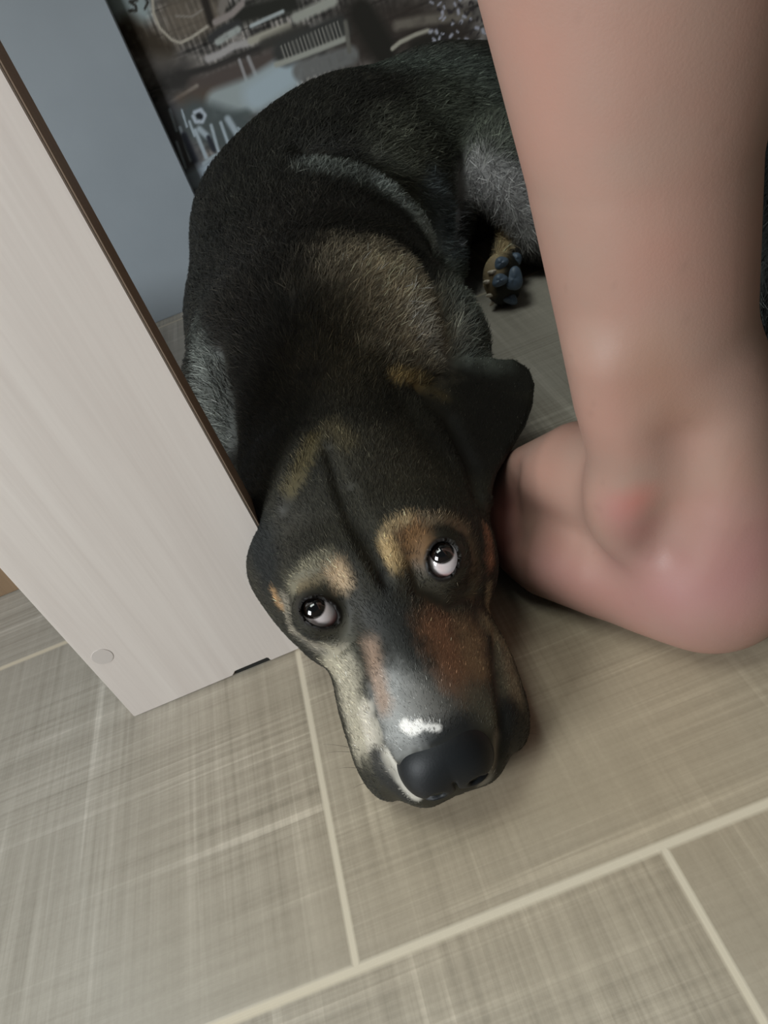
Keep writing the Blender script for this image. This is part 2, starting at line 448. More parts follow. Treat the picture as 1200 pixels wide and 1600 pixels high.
for a_, b_, w_ in (((265, 172), (276, 204), 4), ((276, 222), (290, 262), 4), ((281, 200), (298, 250), 5), ((284, 172), (292, 198), 3), ((296, 190), (304, 212), 4),
                   ((305, 204), (322, 246), 6), ((330, 196), (341, 236), 5), ((345, 192), (362, 240), 5), ((356, 186), (377, 220), 10), ((372, 200), (388, 212), 3), ((312, 202), (325, 214), 9)):
    stroke([a_, b_], w_, (142, 152, 158), 0.5)
for a_, b_, w_ in (((288, 212), (304, 250), 9), ((326, 215), (334, 234), 7), ((364, 216), (370, 226), 5)):
    stroke([a_, b_], w_, (40, 42, 48), 0.5)
stroke([(304, 176), (314, 172), (320, 180), (316, 190), (306, 190), (302, 182)], 6, (152, 160, 168), 0.5); stroke([(311, 181), (313, 182)], 8, (30, 32, 36), 0.4)
stroke([(318, 256), (335, 243), (358, 240)], 5, (130, 138, 140), 0.5)
stroke([(285, 290), (350, 258)], 30, (138, 148, 156), 0.4)
# right half of the print
stroke([(560, 60), (640, 40), (700, 60)], 90, (46, 40, 36), 0.5, .9)
stroke([(462, 28), (490, 15), (520, 2)], 14, (140, 140, 132), 0.4)
stroke([(445, 82), (530, 46)], 36, (52, 52, 50), 0.3)
for i in range(16):
    t = i / 15; px, py = 443 + 88 * t, 84 - 38 * t
    stroke([(px - 4, py - 12), (px + 4, py + 12)], 2.4, (112, 110, 104), 0.6)
stroke([(432, 101), (480, 84), (541, 60)], 8, (138, 138, 130), 0.4)
stroke([(470, 112), (548, 86)], 26, (98, 98, 96), 0.3, 1, .25)
stroke([(540, 35), (546, 80)], 7, (92, 90, 84), 0.5)
stroke([(565, 20), (600, 80)], 42, (34, 32, 28), 0.4)
stroke([(620, 40), (660, 32), (730, 24)], 14, (96, 90, 82), 0.5, 1, .4)
stroke([(613, 76), (625, 66), (650, 54), (668, 48), (680, 51)], 6, (142, 138, 126), 0.4)
stroke([(650, 75), (690, 60)], 22, (36, 34, 30), 0.5)
for i in range(70):
    a_ = RNG.random(); b_ = RNG.random()
    px, py = 672 + 100 * a_, 4 + 70 * b_ - 22 * a_
    stroke([(px, py), (px + RNG.uniform(-5, 5), py + RNG.uniform(-5, 5))], RNG.uniform(2, 5), (140, 140, 150) if i % 2 else (44, 40, 40), 0.6)
stroke([(690, 84), (715, 76), (752, 62)], 4, (126, 124, 124), 0.5)
stroke([(748, 84), (752, 96), (758, 110)], 13, (166, 178, 188), 0.4)
stroke([(1170, 60), (1230, 150)], 60, (70, 74, 70), 0.6)
stroke([(1185, 205), (1230, 215)], 34, (140, 132, 116), 0.6)
ink = np.clip(ink * 1.18, 0.02, 1)
inkl = np.where(ink > 0.04, ((ink + 0.055) / 1.055) ** 2.4, ink / 12.92)
nx_, nz_ = len(xs), len(zs); idx = np.arange(nx_ * nz_).reshape(nx_, nz_)
Fq = np.stack([idx[:-1, :-1], idx[1:, :-1], idx[1:, 1:], idx[:-1, 1:]], -1).reshape(-1, 4)
Vw = np.stack([gxx.ravel(), np.full(gxx.size, WY), gzz.ravel()], 1)
tag(link('wall_back', mesh_from('wall_back', Vw, Fq, inkl, smooth=False), col_mat('printed_wallpaper', 0.75, 0.2)), kind='structure')

# ------------------------------------------------------------------ pale board at the back
k = Mat('pale_grey_laminate'); tc = k.n('ShaderNodeTexCoord')
nz = k.noise(tc.outputs['Object'], 9, 3, 0.5)
k.l(k.mix(nz, lin(138, 146, 152), lin(154, 162, 168)), k.b.inputs['Base Color']); k.b.inputs['Roughness'].default_value = 0.5
tag(link('board', box_mesh('board', (-0.85, 1.060, 0.0), (-0.0755, 1.079, 0.9), 0.001), k.m),
    'plain pale grey upright board standing against the printed wallpaper behind the dog', 'board')

# ------------------------------------------------------------------ desk
def wood(name, c1, c2, c3, rough=0.45):
    k = Mat(name); tc = k.n('ShaderNodeTexCoord'); ob = tc.outputs['Object']
    a = k.noise(k.scaled(ob, (60, 60, 3.2)), 1.0, 4, 0.6, 0.6)
    b = k.noise(k.scaled(ob, (420, 420, 9)), 1.0, 3, 0.6)
    c = k.noise(k.scaled(ob, (14, 14, 1.6)), 1.0, 2, 0.5, 1.0)
    t = k.math('ADD', k.math('MULTIPLY', a, 0.45), k.math('ADD', k.math('MULTIPLY', b, 0.25), k.math('MULTIPLY', c, 0.30)))
    k.l(k.ramp(t, [(0.33, tuple(c1)), (0.50, tuple(c2)), (0.68, tuple(c3))]), k.b.inputs['Base Color'])
    k.b.inputs['Roughness'].default_value = rough
    bp = k.n('ShaderNodeBump'); bp.inputs['Strength'].default_value = 0.08; bp.inputs['Distance'].default_value = 0.0006
    k.l(b, bp.inputs['Height']); k.l(bp.outputs[0], k.b.inputs['Normal'])
    return k.m
oak = wood('bleached_oak', lin(204, 193, 185), lin(213, 203, 195), lin(220, 211, 203))
brown = wood('brown_board', lin(104, 84, 62), lin(128, 104, 78), lin(146, 120, 92))
DX0, DX1, DY, DT = -0.2025, -0.0696, 0.3375, 0.019
desk = empty('desk', (DX0, DY, 0), 'bleached wooden desk whose upright side panel stands left of the dog\'s head', 'desk')
def extrude_xz(name, pts, y0, y1, bevel=0.0006):
    bm = bmesh.new(); f0 = [bm.verts.new((x, y0, z)) for x, z in pts]
    f = bm.faces.new(f0); r = bmesh.ops.extrude_face_region(bm, geom=[f])
    bmesh.ops.translate(bm, verts=[v for v in r['geom'] if isinstance(v, bmesh.types.BMVert)], vec=(0, y1 - y0, 0))
    bmesh.ops.recalc_face_normals(bm, faces=bm.faces[:])
    if bevel: bmesh.ops.bevel(bm, geom=bm.edges[:], offset=bevel, segments=2, affect='EDGES')
    me = bpy.data.meshes.new(name); bm.to_mesh(me); bm.free(); return me
n0, n1 = W(372, 1055, y=DY)[0], W(424, 1034, y=DY)[0]
link('side_panel', extrude_xz('side_panel', [(DX0, 0.0), (DX0 + 0.003, 0.0), (n0 - 0.003, 0.0012), (n0, 0.0042), (n1 - 0.0005, 0.0046), (n1, 0.0010), (DX1, 0.0016), (DX1, 0.72), (DX0, 0.72)], DY, DY + DT - 0.0008), oak, desk)
link('felt_pad', box_mesh('felt_pad', (n0 - 0.001, DY + 0.0012, 0.0002), (n1, DY + 0.016, 0.0040), 0.0005), simple_mat('black_felt', lin(28, 28, 24), 0.9), desk)['label'] = 'black felt pad'
band = wood('edge_banding', lin(138, 118, 102), lin(152, 132, 114), lin(162, 142, 124))
link('edge_band', box_mesh('edge_band', (DX1 + 0.00005, DY + 0.0008, 0.0016), (DX1 + 0.0011, DY + DT - 0.001, 0.7195), 0.0002), band, desk)['label'] = 'brown edge band'
link('desktop', box_mesh('desktop', (-1.35, DY - 0.02, 0.7205), (DX1 + 0.02, 1.05, 0.745), 0.002), oak, desk)
c_ = W(160, 1026, y=DY)
bm = bmesh.new(); bmesh.ops.create_cone(bm, cap_ends=True, segments=40, radius1=0.0064, radius2=0.0062, depth=0.0004)
bmesh.ops.rotate(bm, verts=bm.verts[:], matrix=Matrix.Rotation(math.pi / 2, 3, 'X')); bmesh.ops.translate(bm, verts=bm.verts[:], vec=(c_[0], DY - 0.00005, c_[2]))
me = bpy.data.meshes.new('screw_cap'); bm.to_mesh(me); bm.free()
link('screw_cap', me, simple_mat('cap_sticker', lin(196, 187, 180), 0.5), desk)
tag(link('wooden_box', box_mesh('wooden_box', (-0.80, 0.533, 0.0005), (-0.318, 0.86, 0.12), 0.001), brown), 'low brown wooden box beneath the desk, its corner left of the pale panel', 'box')
k = Mat('light_block_dark'); tc = k.n('ShaderNodeTexCoord'); nz = k.noise(tc.outputs['Object'], 5, 3, 0.5)
k.l(k.mix(nz, lin(84, 78, 70), lin(104, 96, 86)), k.b.inputs['Base Color']); k.b.inputs['Roughness'].default_value = 0.8
tag(link('light_block_wall_right', box_mesh('light_block_wall_right', (1.25, -1.6, 0.0), (1.30, WY, 2.0)), k.m), kind='structure')  # unseen dark wall, added to block ambient light from the right

# ------------------------------------------------------------------ the dog
XC = -0.017
def H(x, y, z): return np.array([XC + x, y, z])
EYE = {1: W(692, 874, z=0.0870), -1: W(499, 957, z=0.0870)}
def plane_hit(px, py, A, B, C):
    n = np.cross(B - A, C - A); d = ray(px, py); o = np.array([0, 0, CAM_H]); return o + d * (((A - o) @ n) / (d @ n))
_A, _B, _C = W(628, 584, z=0.112), W(752, 785, z=0.074), W(822, 620, z=0.062)
EAR = [plane_hit(px, py, _A, _B, _C) for px, py in ((626, 592), (700, 578), (760, 571), (800, 569), (820, 582), (827, 602), (824, 632), (812, 664), (790, 700), (768, 735), (752, 780), (660, 660), (715, 640))]
PAW = W(788, 437, z=0.030)
def su_floor(d, P): return -su(-d, P[:, 2] - 0.0008, 0.006)
def ear_part(P):
    # one flap, thin at the rim, its root running down the side of the skull
    e = None
    for a, b, c in ((0, 1, 11), (1, 12, 11), (1, 2, 12), (2, 3, 12), (3, 4, 12), (4, 5, 12), (5, 6, 12), (6, 7, 12), (7, 8, 12), (8, 9, 12), (9, 10, 12), (10, 11, 12)):
        t = tri(P, EAR[a], EAR[b], EAR[c], 0.0036); e = t if e is None else np.minimum(e, t)
    return su(e, cap(P, EAR[0] + [0, 0, -.004], EAR[2] + [0, 0, -0.004], 0.0075, 0.0035), 0.008)
def f0(P):
    Q = P.copy(); dx = P[:, 0] - XC
    lf = np.where(dx < 0, np.interp(P[:, 1], [0.20, 0.24, 0.29, 0.33, 0.36, 0.40], [1.05, 1.11, 1.17, 0.99, 0.86, 0.90]), 1.0)
    Q[:, 0] = XC + np.abs(dx) * lf
    # --- head
    d = ell(Q, H(0, 0.352, 0.066), (0.066, 0.076, 0.054))
    d = su(d, ell(Q, H(0.0, 0.302, 0.074), (0.047, 0.045, 0.033)), 0.02)
    d = su(d, ell(Q, H(0.030, 0.296, 0.094), (0.020, 0.017, 0.014)), 0.014)           # brow
    d = su(d, ell(Q, H(0.043, 0.315, 0.058), (0.027, 0.045, 0.036)), 0.02)            # cheek
    d = su(d, cap(Q, H(0, 0.285, 0.078), H(0, 0.212, 0.046), 0.022, 0.021), 0.02)     # bridge
    d = su(d, cap(Q, H(0.018, 0.285, 0.050), H(0.019, 0.216, 0.032), 0.028, 0.022), 0.016)
    d = su(d, cap(Q, H(0.0, 0.330, 0.03), H(0, 0.214, 0.014), 0.040, 0.019), 0.012)   # jaw
    fl = su(ell(Q, H(0.033, 0.236, 0.022), (0.017, 0.036, 0.024)), ell(Q, H(0.036, 0.262, 0.028), (0.015, 0.030, 0.024)), 0.01)
    d = su(d, fl, 0.007)
    d = su(d, cap(Q, H(0, 0.198, 0.033), H(0.014, 0.200, 0.026), 0.014, 0.013), 0.01)
    for s in (1, -1):
        d = su(d, np.linalg.norm(P - EYE[s], axis=1) - 0.0136, 0.008)
    # --- neck and trunk
    b = cap(P, (-0.018, 0.395, 0.072), (0.0, 0.50, 0.092), 0.062, 0.085)
    b = su(b, ell(P, (0.005, 0.565, 0.085), (0.112, 0.125, 0.095)), 0.05)
    b = su(b, ell(P, (0.010, 0.68, 0.090), (0.117, 0.12, 0.095)), 0.05)
    b = su(b, cap(P, (0.070, 0.50, 0.085), (0.103, 0.575, 0.034), 0.052, 0.034), 0.03)
    b = su(b, cap(P, (-0.070, 0.50, 0.080), (-0.112, 0.56, 0.03), 0.052, 0.038), 0.03)
    b = su(b, ell(P, (0.045, 0.80, 0.112), (0.132, 0.13, 0.112)), 0.05)
    b = su(b, ell(P, (0.11, 0.86, 0.116), (0.128, 0.125, 0.116)), 0.04)
    b = su(b, ell(P, (0.22, 0.925, 0.106), (0.145, 0.125, 0.110)), 0.04)
    b = su(b, ell(P, (0.35, 0.93, 0.09), (0.11, 0.11, 0.090)), 0.04)
    b = su(b, cap(P, (0.18, 0.86, 0.120), (0.155, 0.755, 0.040), 0.080, 0.028), 0.025)   # haunch and knee
    d = su(d, b, 0.035)
    d = su(d, cap(P, W(800, 260, z=0.10), W(850, 350, z=0.045), 0.055, 0.040), 0.02)
    # --- hind foot, sole turned to the camera
    d = su(d, chain(P, [W(815, 330, z=0.05), W(788, 385, z=0.030), PAW], [0.024, 0.012, 0.013]), 0.012)
    d = su(d, ell(P, PAW + [0.0, 0.006, -0.002], (0.020, 0.015, 0.028)), 0.008)
    # --- right foreleg under the ear
    d = su(d, chain(P, [(0.100, 0.56, 0.03), (0.090, 0.50, 0.022), (0.088, 0.462, 0.018)], [0.030, 0.020, 0.017]), 0.02)
    # --- ears
    d = su(d, ear_part(P), 0.016)
    return su_floor(d, P)

def hits(f, pts):
    r = [hit(f, *p[:2]) for p in pts]; return [p for p in r if p is not None]
CUTS = []
for pts, r, kk in (([(512, 705), (530, 760), (548, 810), (575, 860), (600, 905)], 0.0030, 0.006),
                   ([(548, 765), (570, 820), (590, 868), (604, 915)], 0.0026, 0.006),
                   ([(578, 1070), (582, 1120), (598, 1170), (626, 1215), (650, 1238)], 0.0016, 0.004),
                   ([(772, 985), (776, 1040), (784, 1100), (786, 1150), (778, 1200)], 0.0020, 0.006),
                   ([(640, 880), (655, 925), (700, 950), (745, 930)], 0.0014, 0.006),
                   ([(448, 968), (476, 1006), (522, 1022), (556, 1000)], 0.0012, 0.005),
                   ([(655, 610), (700, 650), (735, 720), (750, 780)], 0.0030, 0.010),
                   ([(475, 232), (560, 240), (640, 288), (690, 350), (705, 400)], 0.0075, 0.020),
                   ([(650, 395), (690, 450), (705, 510), (712, 560)], 0.0060, 0.018),
                   ([(340, 560), (352, 620), (362, 690)], 0.0060, 0.018),
                   ([(725, 250), (722, 300), (718, 360)], 0.0060, 0.016)):
    CUTS.append((hits(f0, pts), r, kk))
ADDS = [(hits(f0, [(478, 690), (455, 740), (440, 790)]), 0.0008, 0.012)]
def axes(px, py, ux, uy):
    d = ray(px, py); u = ux * RT_img + uy * DN_img; u = u - (u @ d) * d; u /= np.linalg.norm(u); return np.stack([u, np.cross(d, u), d], 1)
RT_img, DN_img = np.array([RT[0], FW[0], -DN[0]]), np.array([RT[1], FW[1], -DN[1]])
LID = {}
for s, (px, py, ux, uy, la, lb) in {1: (692, 875, 0.15, -1, 30, 23.5), -1: (500, 957, 0.88, 0.40, 31, 21)}.items():
    R = axes(px, py, ux, uy); sc = np.linalg.norm(EYE[s] - [0, 0, CAM_H]) / F_PX * 0.93
    LID[s] = (EYE[s] - R[:, 2] * 0.010, (la * sc, lb * sc, 0.0125), R)
def F_dog(P):
    d = f0(P)
    for pts, r, kk in ADDS: d = su(d, chain(P, pts, [r - (0.003 if i in (0, len(pts) - 1) else 0) for i in range(len(pts))]), kk)
    for pts, r, kk in CUTS: d = ss(d, chain(P, pts, [r - (0.0022 if i in (0, len(pts) - 1) else 0) for i in range(len(pts))]), kk)
    for s in (1, -1):
        c, r, R = LID[s]
        m_ = np.linalg.norm(P - EYE[s], axis=1) < 0.03
        if m_.any():
            ex = ell(P[m_], c, r, R); sh = np.maximum(np.abs(ex) - 0.0010, np.linalg.norm(P[m_] - EYE[s], axis=1) - 0.0142); d[m_] = ss(su(d[m_], sh, 0.002), ex, 0.0008)
    return d
V, Q = polygonize(F_dog, (-0.20, 0.15, -0.01), (0.48, 1.06, 0.235), 0.0025)
me_dog, V = refine(V, Q, F_dog, [lambda c: c[:, 1] < 0.36 + 0 * c[:, 0],
                                 lambda c: np.minimum(np.linalg.norm(c - EYE[1], axis=1), np.linalg.norm(c - EYE[-1], axis=1)) < 0.024])
print('dog verts', len(V))

# --- coat colours, each patch anchored on the body where it grows
C_ = np.where(V[:, 1:2] > 0.42, lin(34, 33, 28), lin(42, 40, 32)) * (0.75 + 0.5 * fbm(V, 60, 2))[:, None]
def paint(pts, rpx, colr, soft=0.5, op=1.0, nz=0.35, ns=220):
    global C_
    q = hits(F_dog, pts)
    if not q: return
    sc = np.linalg.norm(q[0] - np.array([0, 0, CAM_H])) / F_PX
    if len(q) == 1: q = [q[0], q[0] + 1e-5]
    d = seg_dist(V, q) / (rpx * sc) + nz * (vnoise(V, ns, 4) - 0.5) + nz * 0.6 * (vnoise(V, ns * 2.7, 6) - 0.5)
    mk = np.clip((1 + soft - d) / (2 * soft), 0, 1); mk = (mk * mk * (3 - 2 * mk) * op)[:, None]
    C_ = C_ * (1 - mk) + lin(*colr) * mk
# trunk
paint([(480, 330), (440, 420), (420, 520)], 120, (40, 37, 32), .6, .8)
paint([(600, 425), (630, 480)], 74, (206, 192, 166), 1.0, .8, .6, 70)
paint([(560, 500), (530, 560)], 60, (84, 76, 56), .9, .5, .5, 90)
paint([(655, 500), (685, 555)], 24, (176, 172, 162), .8, .7, .5, 90)
paint([(650, 240), (660, 290)], 62, (94, 96, 84), .8, .8, .3, 60)
paint([(600, 100), (720, 110), (780, 160)], 46, (62, 68, 62), .9, .8)
paint([(720, 180), (790, 220)], 60, (72, 76, 66), .8, .8)
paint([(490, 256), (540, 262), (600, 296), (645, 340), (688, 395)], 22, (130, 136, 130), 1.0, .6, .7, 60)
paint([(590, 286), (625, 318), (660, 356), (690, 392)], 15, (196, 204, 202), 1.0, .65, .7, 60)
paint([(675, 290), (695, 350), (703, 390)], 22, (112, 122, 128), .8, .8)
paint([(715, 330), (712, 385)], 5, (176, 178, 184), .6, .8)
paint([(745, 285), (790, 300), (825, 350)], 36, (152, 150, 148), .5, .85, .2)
paint([(700, 430), (735, 480), (748, 545)], 27, (118, 124, 116), .8, .8, .4, 80)
paint([(318, 545), (335, 620), (352, 680)], 22, (122, 126, 120), .8, .8, .4, 80)
paint([(310, 500), (322, 560)], 14, (84, 88, 82), .9, .6)
paint([(786, 372), (770, 410)], 15, (176, 156, 120), .6, .9)
paint([(765, 415), (762, 455)], 12, (150, 132, 104), .6, .8)
# head
paint([(600, 700), (640, 740)], 60, (62, 58, 47), .9, .7)
paint([(440, 800), (470, 830)], 40, (56, 54, 48), .9, .6)
paint([(455, 765), (478, 725), (492, 690)], 13, (96, 86, 58), .9, .7)
paint([(518, 668), (545, 695)], 14, (92, 84, 62), .9, .7)
paint([(618, 592), (655, 596)], 13, (150, 128, 84), .8, .8)
paint([(660, 600), (690, 618)], 13, (96, 84, 58), .8, .7)
paint([(760, 620), (790, 640), (740, 700)], 60, (26, 24, 20), .6, .9)
paint([(395, 830), (420, 890)], 38, (26, 29, 29), .7, .9)
# brows
paint([(645, 835), (655, 870)], 26, (116, 86, 56), .7, .9)
paint([(604, 850), (612, 872), (622, 885)], 13, (172, 146, 104), .8, .9)
paint([(600, 838), (614, 820), (636, 812)], 10, (158, 138, 104), .9, .85)
paint([(660, 812), (700, 812), (728, 828)], 9, (112, 98, 78), .9, .8)
paint([(735, 850), (742, 890), (735, 930)], 12, (92, 82, 62), .9, .7)
paint([(660, 915), (700, 940)], 40, (62, 58, 48), .8, .85)
paint([(526, 892), (536, 908)], 17, (170, 146, 116), .8, .9)
paint([(458, 918), (482, 890), (512, 870)], 13, (116, 110, 92), .9, .85)
paint([(500, 905), (470, 918)], 10, (106, 94, 72), .9, .8)
paint([(446, 935), (458, 980), (500, 1012)], 10, (130, 122, 108), .8, .85)
paint([(535, 985), (545, 1015)], 18, (84, 82, 72), .9, .7)
paint([(430, 928), (438, 945)], 9, (160, 128, 92), .8, .85)
paint([(762, 835), (765, 880)], 13, (142, 104, 80), .8, .85)
paint([(762, 920), (766, 960)], 9, (134, 124, 98), .8, .8)
paint([(598, 900), (606, 930)], 12, (22, 21, 18), .8, .8)
# muzzle
paint([(612, 960), (630, 1020), (650, 1060)], 34, (34, 35, 33), .8, .9)
paint([(620, 1090), (690, 1100)], 44, (98, 98, 94), .9, .8, .5)
paint([(680, 1100), (720, 1090)], 34, (92, 91, 86), .9, .7, .5)
paint([(668, 1152), (745, 1128)], 22, (30, 32, 34), .9, .9)
paint([(604, 1085), (622, 1140)], 32, (158, 158, 155), 1.0, .85, .6)
paint([(655, 1100)], 30, (122, 120, 116), 1.0, .7, .6)
paint([(580, 1012), (588, 1055), (600, 1100)], 16, (146, 122, 104), .9, .8, .5)
paint([(534, 1045), (548, 1100), (562, 1150)], 34, (166, 158, 140), .7, .9, .5)
paint([(520, 1025), (515, 1040)], 16, (160, 152, 132), .7, .8)
paint([(570, 1110), (580, 1160), (600, 1195)], 14, (186, 178, 164), .7, .9)
paint([(685, 985), (705, 1025), (715, 1055)], 31, (130, 94, 70), .9, .85, .6)
paint([(735, 990), (745, 1040)], 24, (122, 98, 72), .9, .8)
paint([(760, 975), (790, 1010)], 16, (124, 112, 88), .8, .8)
paint([(795, 1030), (806, 1080)], 22, (118, 108, 88), .8, .85)
paint([(745, 1090), (770, 1120)], 26, (84, 80, 66), .9, .8)
paint([(795, 1115), (806, 1160), (790, 1200)], 24, (30, 30, 28), .6, .95)
paint([(588, 1185), (606, 1220), (632, 1246)], 15, (34, 34, 32), .6, .95)
paint([(606, 1180), (626, 1218), (650, 1246), (700, 1258), (745, 1245)], 8, (190, 184, 172), .6, .9)
paint([(775, 1150), (772, 1190), (755, 1225)], 9, (120, 114, 102), .8, .8)
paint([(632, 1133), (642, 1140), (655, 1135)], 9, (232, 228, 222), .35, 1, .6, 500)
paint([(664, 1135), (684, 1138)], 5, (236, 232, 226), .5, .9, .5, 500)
for s in (1, -1):                                                     # bare dark eyelid rims
    de = ell(V, *LID[s][:2], LID[s][2]); mk = np.clip((0.0030 - np.abs(de)) / 0.0018, 0, 1) * (np.linalg.norm(V - EYE[s], axis=1) < 0.02)
    C_ = C_ * (1 - mk[:, None]) + lin(26, 23, 22) * mk[:, None]
C_ = np.clip(C_, 0.002, 1)
set_col(me_dog, C_)

dog = empty('dog', (0.03, 0.55, 0.0), 'black and tan short-haired dog curled on the tiles, chin flat on the floor, looking up', 'dog')
skin = col_mat('dog_skin', 0.55, 0.25)
link('body', me_dog, skin, dog)

# --- eyes
for s, (ix, iy) in {1: (690, 861), -1: (488, 947)}.items():
    c = EYE[s]; r = 0.0112
    fe = lambda P: np.linalg.norm(P - c, axis=1) - r
    h_ = hit(fe, ix, iy); g = unit(h_ - c)
    bm = bmesh.new(); bmesh.ops.create_uvsphere(bm, u_segments=96, v_segments=72, radius=r)
    me = bpy.data.meshes.new('eye'); bm.to_mesh(me); bm.free()
    co = np.array([v.co[:] for v in me.vertices]); n_ = unit(co); ang = np.degrees(np.arccos(np.clip(n_ @ g, -1, 1)))
    bulge = 0.0011 * np.clip(1 - (ang / 33) ** 2, 0, 1)
    co = co + n_ * bulge[:, None]
    me.vertices.foreach_set('co', (co + c).astype(np.float32).ravel())
    colr = np.tile(lin(208, 198, 197), (len(co), 1))
    pink = np.clip((fbm(co, 300, 3) - 0.45) * 2, 0, 1) * 0.25 + np.clip((ang - 58) / 14, 0, 1) * 0.8
    colr = colr * (1 - pink[:, None]) + lin(206, 140, 132) * pink[:, None]
    def ring(a0, sft, cc):
        global colr_
        mk = np.clip((a0 + sft - ang) / (2 * sft), 0, 1)[:, None]; return colr * (1 - mk) + lin(*cc) * mk
    colr = ring(33.5, 1.6, (15, 12, 11)); colr = ring(28, 2.5, (24, 17, 13)); colr = ring(17, 1.5, (5, 5, 6))
    set_col(me, colr); me.polygons.foreach_set('use_smooth', np.ones(len(me.polygons), bool))
    link('eye', me, col_mat('eye_gloss', 0.08, 0.6, 1.0), dog)['label'] = ('right eye in the photo, rolled upwards, white showing below' if s == 1 else 'left eye in the photo, rolled upwards, white showing below')

# --- nose leather
NC = H(0.0005, 0.1985, 0.0400)
def F_nose(P):
    Q = P.copy(); Q[:, 0] = NC[0] + np.abs(P[:, 0] - NC[0])
    d = ell(P, NC, (0.0220, 0.0150, 0.0160))
    d = su(d, ell(Q, NC + [0.0095, -0.002, -0.004], (0.0115, 0.0130, 0.0125)), 0.008)
    d = su(d, ell(P, NC + [0, 0.007, 0.004], (0.0190, 0.016, 0.0115)), 0.008)
    d = ss(d, ell(Q, NC + [0.0095, -0.0155, -0.0055], (0.0036, 0.006, 0.0028)), 0.002)
    d = ss(d, cap(Q, NC + [0.012, -0.0140, -0.0065], NC + [0.021, -0.009, -0.0095], 0.0018, 0.0010), 0.0015)
    d = ss(d, cap(P, NC + [0, -0.0155, 0.000], NC + [0, -0.012, -0.014], 0.0008), 0.0012)
    return d
Vn, Qn = polygonize(F_nose, NC - 0.032, NC + 0.032, 0.0009)
me_n, Vn = refine(Vn, Qn, F_nose, [])
k = Mat('nose_leather'); tc = k.n('ShaderNodeTexCoord'); nn = k.n('ShaderNodeTexVoronoi'); nn.inputs['Scale'].default_value = 900
k.l(tc.outputs['Object'], nn.inputs['Vector']); k.b.inputs['Base Color'].default_value = (*lin(24, 26, 28), 1); k.b.inputs['Roughness'].default_value = 0.5; k.b.inputs['Specular IOR Level'].default_value = 0.28
bp = k.n('ShaderNodeBump'); bp.inputs['Strength'].default_value = 0.14; bp.inputs['Distance'].default_value = 0.0002
k.l(nn.outputs['Distance'], bp.inputs['Height']); k.l(bp.outputs[0], k.b.inputs['Normal'])
link('nose', me_n, k.m, dog)

# --- pads and claws of the hind foot, sole to the camera
pad_m = simple_mat('paw_pad_skin', lin(88, 104, 122), 0.45)
claw_m = simple_mat('claw_horn', lin(196, 184, 166), 0.35)
def blob(name, c, r, R, mat, parent, pw=2.0):
    bm = bmesh.new(); bmesh.ops.create_uvsphere(bm, u_segments=28, v_segments=18, radius=1)
    for v in bm.verts:
        q = np.array(v.co[:]); q = q * (1 + 0.08 * math.sin(3 * math.atan2(q[1], q[0]))) * np.asarray(r); v.co = Vector(c + R @ q)
    for q in bm.faces: q.smooth = True
    me = bpy.data.meshes.new(name); bm.to_mesh(me); bm.free(); return link(name, me, mat, parent)
for i, (px, py, a, b, ux, uy) in enumerate(((783, 411, 11, 8.5, .8, -.6), (781, 438, 12, 9, .9, -.4), (797, 467, 12, 8, .8, .3), (806, 404, 10, 8, .7, .7), (803, 436, 13, 17, 1, 0.1))):
    p = hit(F_dog, px, py)
    if p is None: continue
    R = axes(px, py, ux, uy); sc = np.linalg.norm(p - [0, 0, CAM_H]) / F_PX
    blob('paw_pad', p + ray(px, py) * 0.0005, (a * sc, b * sc, 0.0045), R, pad_m, dog)
for (px, py, ux, uy) in ((769, 425, -.9, .2), (762, 440, -1, .2), (766, 461, -.9, .3), (770, 472, -.6, .8)):
    p = hit(F_dog, px, py)
    if p is None: p = W(px, py, y=PAW[1])
    R = axes(px, py, ux, uy); sc = np.linalg.norm(p - [0, 0, CAM_H]) / F_PX
    blob('claw', p, (7 * sc, 3.2 * sc, 3.2 * sc), R, claw_m, dog)

# --- whiskers
wm = simple_mat('whisker_hair', lin(30, 28, 26), 0.4)
def whisker(p0, p1, sag, r=0.00013):
    n = 10; Vv, Ff = [], []
    ax = unit(p1 - p0); u_ = unit(np.cross(ax, [0, 0, 1.0])); w_ = np.cross(ax, u_)
    for i in range(n):
        t = i / (n - 1); q = p0 + (p1 - p0) * t + np.array([0, 0, sag * t * (1 - t)]); rr = r * (1 - 0.75 * t)
        for j in range(5): a_ = 2 * math.pi * j / 5; Vv.append(q + (u_ * math.cos(a_) + w_ * math.sin(a_)) * rr)
        if i: Ff += [((i - 1) * 5 + j, (i - 1) * 5 + (j + 1) % 5, i * 5 + (j + 1) % 5, i * 5 + j) for j in range(5)]
    link('whisker', mesh_from('whisker', Vv, Ff), wm, dog)
for (px, py, qx, qy) in ((562, 1172, 505, 1163), (572, 1178, 512, 1176), (566, 1202, 530, 1201), (585, 1222, 552, 1232), (803, 1150, 842, 1148), (800, 1185, 836, 1196), (795, 1205, 822, 1226)):
    p = hit(F_dog, px, py)
    if p is not None: whisker(p, W(qx, qy, z=0.006), 0.006)

